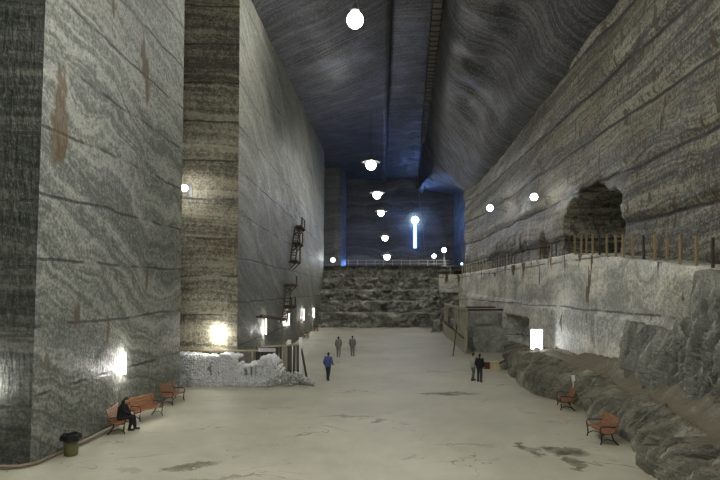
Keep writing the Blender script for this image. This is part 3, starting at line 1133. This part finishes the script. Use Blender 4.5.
def stand(stride=0.0, bend=0.0, arm=0.05):
    J = dict(pelvis=(0, 0, 0.95), chest=(0, -0.02 - bend * 0.3, 1.28), neck=(0, -0.02 - bend * 0.45, 1.48), head=(0, -0.05 - bend * 0.6, 1.61))
    for s, k in ((-1, 'r'), (1, 'l')):
        f = stride * s
        J['hip_' + k] = (s * 0.095, 0, 0.9)
        J['knee_' + k] = (s * 0.1, -0.04 - f * 0.5, 0.49)
        J['ankle_' + k] = (s * 0.11, 0.0 - f + (0.06 if f < 0 else 0), 0.092)
        J['sh_' + k] = (s * 0.19, -0.02 - bend * 0.35, 1.42)
        J['el_' + k] = (s * 0.25, 0.03 + f * 0.4 - bend * 0.2, 1.13)
        J['wr_' + k] = (s * 0.24, -0.08 + f * 0.7 - arm - bend * 0.1, 0.90 + arm)
    return J


def sit():
    J = dict(pelvis=(0, 0.03, 0.56), chest=(0, -0.04, 0.9), neck=(0, -0.10, 1.08), head=(0, -0.19, 1.19), face=(0, -0.92, -0.38), up=(0, -0.38, 0.92))
    for s, k in ((-1, 'r'), (1, 'l')):
        J['hip_' + k] = (s * 0.095, 0.0, 0.555)
        J['knee_' + k] = (s * 0.12, -0.45, 0.53)
        J['ankle_' + k] = (s * 0.11, -0.42 - 0.08 * s, 0.092)
        J['sh_' + k] = (s * 0.19, -0.08, 1.02)
        J['el_' + k] = (s * 0.24, -0.2, 0.77)
        J['wr_' + k] = (s * 0.07, -0.38, 0.69 + 0.02 * s)
        J['hd_' + k] = (-s * 0.75, -0.45, -0.12)
        J['pn_' + k] = (0, 0.1, -1)
    return J


person('person in black with bowed head sitting on an orange bench by the near pillar', (-10.02, 22.38, 0.03), LB + 0.15, sit(),
       (M['black_cloth'], M['black_cloth'], M['hair']), hood=True)
person('person in a dark jacket standing near the timber frame at the rock bank', floor_pt(479.5, 382), 2.6, stand(0.04), (M['black_cloth'], M['navy_cloth'], M['hair']))
person('person in pale grey clothes half behind the dark-clad person by the timber frame', floor_pt(473.0, 380.5), 1.9, stand(0.08), (M['pale_cloth'], M['dim_cloth'], M['brown_hair']))
person('person in a bright blue jacket and dark trousers walking near the salt wall', floor_pt(328, 380), PI - 0.3, stand(0.2, 0.1), (M['blue_cloth'], M['navy_cloth'], M['hair']))
person('grey-clad person far down the hall, the left one of two walkers', floor_pt(338.5, 357), PI, stand(0.15), (M['grey_cloth'], M['grey_cloth'], M['hair']))
person('grey-clad person far down the hall, the right one of two walkers', floor_pt(352.5, 356), PI, stand(0.12), (M['grey_cloth'], M['grey_cloth'], M['brown_hair']))

# ------------------------------------------------------------------ litter bin and floor pipe
p = floor_pt(69.5, 455.5)
t = thing('litter_bin', 'olive litter bin with a black bag folded over its rim by the near pillar', 'bin', (p.x + 0.05, p.y, 0.02))
bm = bmesh.new()
lathe(bm, [(0.2, 0), (0.215, 0.02), (0.25, 0.62), (0.23, 0.62), (0.2, 0.05)], 24)
obj('bin_body', bm, M['bin'], t, True)
bm = bmesh.new()
prof = [(0.235, 0.5), (0.275, 0.49), (0.33, 0.53), (0.345, 0.60), (0.31, 0.70), (0.26, 0.73), (0.21, 0.70), (0.19, 0.5), (0.1, 0.42)]
lathe(bm, prof, 28)
for v in bm.verts:
    a = math.atan2(v.co.y, v.co.x)
    k = 1 + 0.08 * math.sin(7 * a + v.co.z * 9) + 0.05 * math.sin(13 * a)
    v.co.x *= k
    v.co.y *= k
    v.co.z += 0.02 * math.sin(5 * a)
obj('bin_bag', bm, M['bag'], t, True)

bm = bmesh.new()
pts = [(-16, 17.55, 0.1), (-13, 17.5, 0.09), (-11.1, 17.6, 0.09), (-10.78, 17.95, 0.09), (-10.6, 19.5, 0.1), (-10.5, 21, 0.09), (-10.42, 23, 0.1)]
tube(bm, pts, 0.055, 8)
tag(obj('floor_pipe', bm, M['pipe']), 'thin rusty pipe lying along the foot of the near pillar', 'pipe')


# ------------------------------------------------------------------ white salt wall, rubble, fence and rail
def lump(bm, c, r, sub=1):
    R = Matrix.Rotation(random.random() * 6, 3, 'Z') @ Matrix.Rotation(random.random() * 6, 3, 'X')
    vs = ball(bm, c, r, sub, (random.uniform(.75, 1.25), random.uniform(.75, 1.25), random.uniform(.65, 1.0)), R)
    for v in vs:
        d = v.co - Vector(c)
        v.co = Vector(c) + d * random.uniform(0.82, 1.15)


def salt_top(px):
    return interp([(150, 354), (183, 354), (214, 357), (222, 354), (236, 356), (239, 366), (248, 366), (250, 363), (257, 363), (262, 357), (270, 356), (276, 362), (281, 372)], px)


NICHES = [(205.5, 211.5, 355, 363), (208.5, 212, 365, 375.5), (244, 248.5, 367, 376), (250, 257, 367, 376)]
YW = 33.3
t = thing('salt_rubble_wall', 'low wall of white salt lumps with small dark window niches, before the far pillar', 'wall', (0, 0, 0))
bm = bmesh.new()
px = 150.0
while px < 281:
    top = salt_top(px)
    py = 385.0
    while py > top + 1.0:
        qx, qy = px + random.uniform(-.7, .7), py + random.uniform(-.7, .7)
        if not any(a < qx < b and c < qy < d for a, b, c, d in NICHES):
            c = W(qx, qy, YW + random.uniform(-.06, .06) + 0.12 * math.sin(px * 0.12))
            lump(bm, (c.x, c.y, max(c.z, 0.05)), random.uniform(0.075, 0.135))
        py -= 2.1
    for dy in (0.22, 0.44, 0.66, 0.88, 1.1, 1.3):                              # thickness of the wall at its crest
        c = W(px, top + 1.5, YW)
        lump(bm, (c.x, c.y + dy, max(c.z, 0.1)), random.uniform(0.1, 0.16))
    px += 2.1
obj('salt_lumps', bm, M['lump'], t)
bm = bmesh.new()
px = 148
while px < 280:
    a, b = W(px, 385, YW + 1.1), W(px + 2.2, salt_top(px + 1) + 3, YW + 1.1)
    box(bm, ((a.x + b.x) / 2, YW + 1.1, max(b.z, 0.2) / 2), (abs(b.x - a.x) + 0.02, 0.5, max(b.z, 0.2)))
    px += 2.2
obj('wall_core', bm, M['rubble'], t)
bm = bmesh.new()
for px in (249.2, 253.5):
    a, b = W(px, 377, YW), W(px, 366.5, YW)
    lathe(bm, [(0.09, 0.0), (0.075, 0.08), (0.07, b.z - a.z - 0.08), (0.1, b.z - a.z)], 10, (a.x, YW - 0.02, a.z))
obj('niche_columns', bm, M['lump'], t, True)
bm = bmesh.new()
a = W(209, 362.5, YW + 0.2)
lathe(bm, [(0.11, 0), (0.13, 0.1), (0.09, 0.25), (0.12, 0.32), (0.06, 0.42)], 10, tuple(a))
tag(obj('salt_figurine', bm, M['white'], None, True), 'tiny white carved piece standing in the upper niche of the salt wall', 'figurine')

bm = bmesh.new()
for _ in range(1300):
    px = random.uniform(183, 314)
    f = sstep(300, 278, px)
    hmax = 0.18 + 0.65 * sstep(266, 280, px) * sstep(316, 296, px)
    y = YW - 0.35 + random.uniform(-.35, .5) + (random.uniform(0, 1.2) if px > 272 else 0)
    c = W(px, 380, y)
    lump(bm, (c.x, y, random.uniform(0.02, hmax) * (1 - 0.4 * abs(y - YW))), random.uniform(0.05, 0.12))
tag(obj('salt_rubble', bm, M['rubble']), 'spill of broken grey salt lumps along the foot of the white salt wall', 'rubble', kind='stuff')

# dark board fence behind the rubble
t = thing('board_fence', 'dark weathered board fence with a leaning prop behind the salt rubble', 'fence', (0, 0, 0))
for i in range(10):
    x0 = W(258 + i * 4.55, 300, 35.4).x
    y = 35.4 - 0.02 * i
    top = 2.05 + 0.02 * i + random.uniform(-.04, .04)
    bm = bmesh.new()
    bar(bm, (x0, y, 0), (x0 + random.uniform(-.04, .04), y, top), 0.285 if i not in (5, 8) else 0.16, 0.04, bevel=0.005)
    obj('board', bm, M['fence_wood'] if i not in (6,) else M['grey_wood'], t)
bm = bmesh.new()
bar(bm, (W(257, 300, 35.3).x, 35.33, 2.03), (W(302, 300, 35.3).x, 35.15, 2.25), 0.1, 0.09)
obj('top_rail', bm, M['rail_wood'], t)
bm = bmesh.new()
bar(bm, (W(307.5, 0, 34.6).x, 34.6, 0), (W(301, 0, 35.1).x, 35.1, 2.1), 0.09, 0.09)
obj('prop', bm, M['dark_wood'], t)
bm = bmesh.new()
bar(bm, (W(300.5, 0, 35.1).x, 35.1, 0.0), (W(300.5, 0, 35.1).x, 35.1, 2.7), 0.16, 0.16)
obj('white_post', bm, M['white'], t)
bm = bmesh.new()
a = W(288.5, 345, 35.2)
for k in range(7):
    lump(bm, (a.x + random.uniform(-.12, .12), a.y + random.uniform(-.06, .06), a.z + 0.08 + 0.03 * k), 0.1, 2)
tag(obj('salt_lump', bm, M['lump']), 'pale lump of salt lying on the top rail of the dark fence', 'salt lump')

t = thing('handrail', 'pale wooden handrail running above the white salt wall to the dark fence', 'railing', (0, 0, 0))
bm = bmesh.new()
a, b = W(150, 349.5, 34.2), W(258, 350.5, 34.9)
bar(bm, a, b, 0.1, 0.11)
obj('rail', bm, M['rail_wood'], t)
for px in (160, 197, 226, 252):
    f = (px - 150) / 108
    c = a.lerp(b, f)
    bm = bmesh.new()
    bar(bm, (c.x, c.y + 0.06, 0), (c.x, c.y + 0.06, c.z - 0.05), 0.09)
    obj('rail_post', bm, M['rail_wood'], t)
a, b = W(258.5, 350, 35.05), W(275.5, 349, 35.05)
t = thing('notice_strip', 'narrow white notice strip on the dark fence where the handrail ends', 'sign', ((a.x + b.x) / 2, 35.05, a.z))
bm = bmesh.new()
box(bm, (0, 0, 0), (b.x - a.x, 0.03, 0.2))
obj('sign_board', bm, M['white'], t)
bm = bmesh.new()
for k in range(9):
    box(bm, (-0.42 + 0.105 * k, -0.02, 0.0), (0.07, 0.012, 0.07))
obj('faded_marks', bm, M['ink'], t)

# ------------------------------------------------------------------ stair remains on the far pillar wall
LAND = [((291.5, 301.5), 227.5, 219, 'topmost wooden landing left on the far pillar wall, with a square rail'),
        ((289.5, 299.0), 243.5, 232, 'second wooden landing from the top on the far pillar wall'),
        ((287.0, 295.5), 261, 245, 'third wooden landing from the top on the far pillar wall, ending the upper run'),
        ((283.0, 291.5), 284.5, 276, 'wooden landing on the far pillar wall just below the gap in the stair'),
        ((280.5, 291.0), 305.5, 297, 'lowest wooden landing on the far pillar wall, above the long beam')]
for (x0, x1), yd, yt, lab in LAND:
    pc = on_side((x0 + x1) / 2, yd, FX + 0.12)
    y0 = -FX * 560 / (372 - x0)
    y1 = -FX * 560 / (372 - x1)
    y0, y1 = pc.y - 1.7, pc.y + 1.5
    t = thing('stair_landing', lab, 'landing', (FX + 0.12, pc.y, pc.z), 0, 'remains of a wooden stair on the far pillar')
    bm = bmesh.new()
    for k in range(3):
        box(bm, (0.22 + 0.24 * k, 0, 0), (0.22, y1 - y0, 0.12))
    for yy in (-1.3, 0, 1.2):
        box(bm, (0.35, yy, -0.14), (0.95, 0.16, 0.16))
    obj('deck', bm, M['dark_wood'], t)
    h = (yd - yt) * pc.y / 560
    for yy, xx in ((1.2, 0.75), (-1.2, 0.75)):
        if yy < 0 and yd in (261, 284.5): continue
        bm = bmesh.new()
        bar(bm, (xx, yy, 0), (xx, yy, h), 0.11)
        obj('post', bm, M['dark_wood'], t)
    if yd in (227.5, 243.5):
        bm = bmesh.new()
        bar(bm, (0.75, -1.25, h), (0.75, 1.25, h), 0.1)
        obj('hand_rail', bm, M['dark_wood'], t)
    for yy in (-1.2, 1.1):
        bm = bmesh.new()
        bar(bm, (0.0, yy, -0.9), (0.7, yy, -0.2), 0.09)
        obj('brace', bm, M['dark_wood'], t)
UP = [(297.5, 228, 295, 243, 'upper length of old stair timber between the two highest landings'),
      (295, 244, 293, 261, 'old stair timber between the second and third landings'),
      (288.5, 285, 287.0, 305, 'old stair timber between the landings below the gap'),
      (287, 306, 283.5, 322, 'lowest old stair timber reaching down to the long beam')]
for xa, ya, xb, yb, lab in UP:
    a, b = on_side(xa, ya, FX + 0.6), on_side(xb, yb, FX + 0.6)
    t = thing('stair_timber', lab, 'timber', a)
    for s in (-0.3, 0.3):
        bm = bmesh.new()
        bar(bm, (s * 0.7, s, 0), (b - a) + Vector((s * 0.7, s, 0)), 0.1, 0.14)
        obj('stringer', bm, M['dark_wood'], t)
    bm = bmesh.new()
    for k in range(1, 6):
        c = (b - a) * (k / 6)
        bar(bm, c + Vector((-0.22, -0.3, 0)), c + Vector((0.22, 0.3, 0)), 0.07)
    obj('rungs', bm, M['dark_wood'], t)
a, b = on_side(261, 316.5, FX + 0.55), on_side(285.5, 319.5, FX + 0.55)
bm = bmesh.new()
bar(bm, a, b, 0.2, 0.25)
for f in (0.08, 0.55, 0.94):
    c = a.lerp(b, f)
    bar(bm, c, c + Vector((-0.65, 0, 0)), 0.14)
tag(obj('wall_beam', bm, M['dark_wood']), 'long dark beam fixed low along the far pillar wall between two tube lights', 'beam')

# ------------------------------------------------------------------ posts and railings on the ledge and steps
PPX = [713, 696.5, 680, 667, 655, 644, 633, 623.5, 616, 607, 599.5, 593, 586.5, 581, 575, 569.5]
prev = None
for i, px in enumerate(PPX):
    Y = 12.32 * 560 / (px - 372)
    zb = interp(ZT, Y)
    h = 1.12 + random.uniform(-.06, .06)
    bm = bmesh.new()
    bar(bm, (0, 0, 0), (random.uniform(-.03, .03), random.uniform(-.03, .03), h), 0.1, 0.1, bevel=0.012)
    o = obj('ledge_post', bm, M['post_wood'] if i % 5 else M['dark_wood'])
    o.location = (12.32, Y, zb)
    where = ['closest to the picture edge, where the ledge is lowest', 'second from the low end of the ledge', 'third from the low end of the ledge', 'fourth from the low end of the ledge',
             'fifth from the low end of the ledge', 'sixth from the low end of the ledge', 'seventh from the low end, just before the recess', 'eighth from the low end, at the recess edge',
             'ninth from the low end, before the dark recess', 'tenth from the low end, before the dark recess', 'eleventh from the low end, before the dark recess',
             'fifth from the far end of the row', 'fourth from the far end of the row', 'third from the far end of the row', 'second from the far end of the row',
             'last of the row by the dark recess'][i]
    tag(o, 'bare wooden post on the ledge, ' + where, 'post', 'bare wooden posts along the ledge')


def railing(name, label, pts, h, step, mat, wire=True, thick=0.05):
    t = thing(name, label, 'railing', (0, 0, 0))
    pts = [Vector(p) for p in pts]
    for k, zz in enumerate((h, h * 0.5)):
        bm = bmesh.new()
        for a, b in zip(pts, pts[1:]):
            bar(bm, a + Vector((0, 0, zz)), b + Vector((0, 0, zz)), thick * (1 if k == 0 else 0.6))
        obj('rail', bm, mat, t)
    for a, b in zip(pts, pts[1:]):
        n = max(1, int((b - a).length / step))
        for k in range(n):
            c = a.lerp(b, (k + 0.5) / n)
            bm = bmesh.new()
            bar(bm, c - Vector((0, 0, 0.1)), c + Vector((0, 0, h)), thick * 1.3)
            obj('post', bm, mat, t)
    return t


railing('timber_railing', 'short timber railing on the ledge beside the narrow dark recess', [(12.5, 37.6, 7.87), (12.5, 42.0, 7.87)], 1.0, 0.8, M['dark_wood'])
railing('timber_railing', 'dark picket railing on the ledge between the narrow recess and the bend', [(12.5, 48.5, 7.9), (12.5, 58.5, 7.9)], 1.15, 1.1, M['fence_wood'], thick=0.07)
railing('timber_railing', 'pale railing with posts at the far bend of the ledge', [(12.4, 60, 7.9), (12.3, 77.2, 7.9), (9.4, 77.6, 7.9)], 1.15, 1.6, M['grey_wood'], thick=0.09)
railing('timber_railing', 'long low railing across the fourth rock step', [(9.2, 95.4, 7.9), (-8.0, 95.4, 7.9)], 1.1, 1.4, M['grey_wood'], thick=0.06)
railing('timber_railing', 'highest railing, on the upper floor behind the rock steps', [(14, 101, 9.95), (-5.0, 101, 9.95)], 1.2, 1.5, M['grey_wood'], thick=0.06)

# ------------------------------------------------------------------ timber frame beside the rock block
t = thing('timber_enclosure', 'tall timber enclosure of posts and beams with a boarded lower half before the rock block', 'enclosure', (0, 0, 0))
A, B = Vector((9.5, 73.0, 0)), Vector((8.45, 50.4, 0))


def fr(f, z):
    c = A.lerp(B, f)
    return Vector((c.x, c.y, z))


for f in (0.0, 0.14, 0.55, 0.72, 0.84, 0.93, 1.0):
    bm = bmesh.new()
    bar(bm, fr(f, 0), fr(f, 3.85), 0.22 if f not in (0.93,) else 0.16, 0.22, bevel=0.01)
    obj('frame_post', bm, M['grey_wood'], t)
bm = bmesh.new()
bar(bm, fr(-0.01, 3.92), fr(1.01, 3.95), 0.24, 0.2)
obj('top_beam', bm, M['grey_wood'], t)
bm = bmesh.new()
bar(bm, fr(1.0, 3.9), (11.9, 50.9, 3.9), 0.2, 0.18)
obj('cross_beam', bm, M['dark_wood'], t)
bm = bmesh.new()
n = 70
for k in range(n):
    f = (k + 0.5) / n
    c = fr(f, 0.68)
    box(bm, (c.x - 0.14, c.y, 0.68 + random.uniform(-.02, .02)), (0.05, 0.30, 1.36), Matrix.Rotation(-0.046, 3, 'Z'))
obj('board_panel', bm, M['grey_wood'], t)
bm = bmesh.new()
bar(bm, fr(0.1, 1.75) - Vector((0.2, 0, 0)), fr(1.0, 1.38) - Vector((0.2, 0, 0)), 0.12, 0.1)
obj('middle_rail', bm, M['dark_wood'], t)
bm = bmesh.new()
box(bm, (10.2, 52.6, 4.08), (2.6, 0.9, 0.14), Matrix.Rotation(0.12, 3, 'Z'))
tag(obj('loose_plank', bm, M['dark_wood']), 'dark plank lying flat across the top of the timber frame', 'plank')
bm = bmesh.new()
a = floor_pt(453, 356.5)
bar(bm, a, W(457, 325, 50.3), 0.09, 0.09)
tag(obj('leaning_pole', bm, M['dark_wood']), 'thin dark pole leaning from the floor onto the timber frame', 'pole')

from mathutils.bvhtree import BVHTree
bank_me = bpy.data.objects['rock_bank'].data
BANK = BVHTree.FromPolygons([v.co for v in bank_me.vertices], [p.vertices for p in bank_me.polygons])


def bank_z(x, y):
    h = BANK.ray_cast(Vector((x, y, 8)), Vector((0, 0, -1)))[0]
    return max(h.z, 0) if h is not None else 0.0


# ------------------------------------------------------------------ lit board, white card, boxes and timbers by the bank
c = W(536.5, 352, 36.5)
t = thing('lit_board', 'bright glowing white notice board standing on the rock bank', 'sign', (c.x, c.y, bank_z(c.x, c.y) - 0.02), 0.1)
lit_z = c.z - 0.37 - t.location.z
t.location.z += min(max(lit_z, -0.28), 0.3)
bm = bmesh.new()
box(bm, (0, -0.045, 1.0), (0.76, 0.02, 1.22))
obj('lit_face', bm, M['screen'], t)
bm = bmesh.new()
box(bm, (0, 0, 1.0), (0.86, 0.07, 1.38), bevel=0.01)
obj('case', bm, M['metal'], t)
for s in (-0.3, 0.3):
    bm = bmesh.new()
    bar(bm, (s, 0, 0), (s, 0, 0.35), 0.06)
    obj('leg', bm, M['metal'], t)
L = bpy.data.lights.new('board_light', 'AREA')
L.energy = 60
L.size, L.shape, L.size_y = 0.75, 'RECTANGLE', 1.25
L.color = (0.9, 0.95, 1)
lo = bpy.data.objects.new('board_light', L)
COL.objects.link(lo)
lo.parent = t
lo.location = (0, -0.06, 1.0)
lo.rotation_euler = (PI / 2, 0, 0)
c = W(537, 356, 35.4)
bm = bmesh.new()
box(bm, (0, 0, 0.14), (0.34, 0.1, 0.28), Matrix.Rotation(0.25, 3, 'Y'), 0.01)
o = tag(obj('paper_notice', bm, M['white']), 'small crumpled white notice at the foot of the glowing board', 'notice')
o.location = (c.x, c.y, bank_z(c.x, c.y))
bm = bmesh.new()
box(bm, (0, 0, 0), (0.17, 0.03, 0.3), Matrix.Rotation(-0.1, 3, 'Y'))
box(bm, (0, 0.02, -0.3), (0.04, 0.03, 0.5))
o = tag(obj('white_card', bm, M['white']), 'small white card on a peg in the rock bank above the farther bench', 'card')
hit = BANK.ray_cast(Vector((0, 0, EYE)), (W(575, 384, 28) - Vector((0, 0, EYE))).normalized())[0] or W(575, 384, 27)
o.location = (hit.x - 0.12, hit.y - 0.1, hit.z + 0.3)

c = floor_pt(494.5, 370.5)
bm = bmesh.new()
box(bm, (0, 0, 0.33), (0.62, 0.5, 0.62), bevel=0.012)
for zz in (0.06, 0.6):
    box(bm, (0, -0.26, zz), (0.66, 0.04, 0.09))
o = tag(obj('wooden_crate', bm, M['tan']), 'pale tan wooden crate on the floor beside the dark-clad person', 'crate')
o.location, o.rotation_euler = c, (0, 0, -0.2)
c = floor_pt(486.5, 368.8)
bm = bmesh.new()
box(bm, (0, 0, 0.22), (0.42, 0.4, 0.44), bevel=0.015)
box(bm, (0, 0, 0.46), (0.46, 0.44, 0.05), bevel=0.01)
o = tag(obj('wooden_box', bm, M['red']), 'small red-brown box between the dark-clad person and the tan crate', 'box')
o.location = c
TIM = [((9.6, 40.6, 0.95), (11.4, 42.2, 1.15), 0.14, 'dark loose timber above the tan crate at the end of the bank'),
       ((9.2, 41.5, 0.12), (11.2, 43.6, 0.6), 0.16, 'dark beam lying at the floor behind the tan crate'),
       ((11.2, 31.3, 1.95), (11.55, 35.0, 2.1), 0.2, 'long old timber lying on the earth path beyond the glowing board'),
       ((11.05, 33.6, 2.3), (11.6, 35.2, 2.05), 0.14, 'short broken timber on top of the old timber on the path')]
for a, b, w, lab in TIM:
    if a[2] > 1.5:
        up_ = 0.24 if w < 0.2 else 0.08
        a, b = (a[0], a[1], bank_z(a[0], a[1]) + up_), (b[0], b[1], bank_z(b[0], b[1]) + up_)
    bm = bmesh.new()
    bar(bm, a, b, w, w * 0.8, bevel=0.015)
    tag(obj('loose_timber', bm, M['dark_wood'] if a[2] < 1.5 else M['grey_wood']), lab, 'timber')
for px, py, Y, r, lab in ((512, 372, 38.3, 0.28, 'grey rock at the floor by the far end of the bank'),
                          (505, 366, 40.0, 0.34, 'larger grey rock between the tan crate and the bank')):
    bm = bmesh.new()
    lump(bm, (0, 0, 0), r, 3)
    o = tag(obj('rock', bm, M['terrace']), lab, 'rock')
    c = W(px, py, Y)
    o.location = (c.x, c.y, max(c.z, r * 0.6))

# ------------------------------------------------------------------ world, camera
wd = bpy.data.worlds.new('cave_air')
SC.world = wd
wd.use_nodes = True
wd.node_tree.nodes['Background'].inputs[0].default_value = (0.5, 0.53, 0.5, 1)
wd.node_tree.nodes['Background'].inputs[1].default_value = 0.02

cam = bpy.data.cameras.new('camera')
cam.sensor_width = 36
cam.lens = 28.0
cam.shift_x = -12 / 720
cam.shift_y = 51 / 720
cam.clip_start = 0.1
cam.clip_end = 500
co = bpy.data.objects.new('camera', cam)
COL.objects.link(co)
co.location = (0, 0, EYE)
co.rotation_euler = (PI / 2, 0, 0)
SC.camera = co
SC.cycles.use_denoising = True
SC.cycles.denoising_prefilter = 'NONE'
SC.cycles.sample_clamp_indirect = 4
SC.view_settings.view_transform = 'Standard'
SC.view_settings.look = 'None'
SC.view_settings.gamma = 1
SC.view_settings.exposure = 2.05
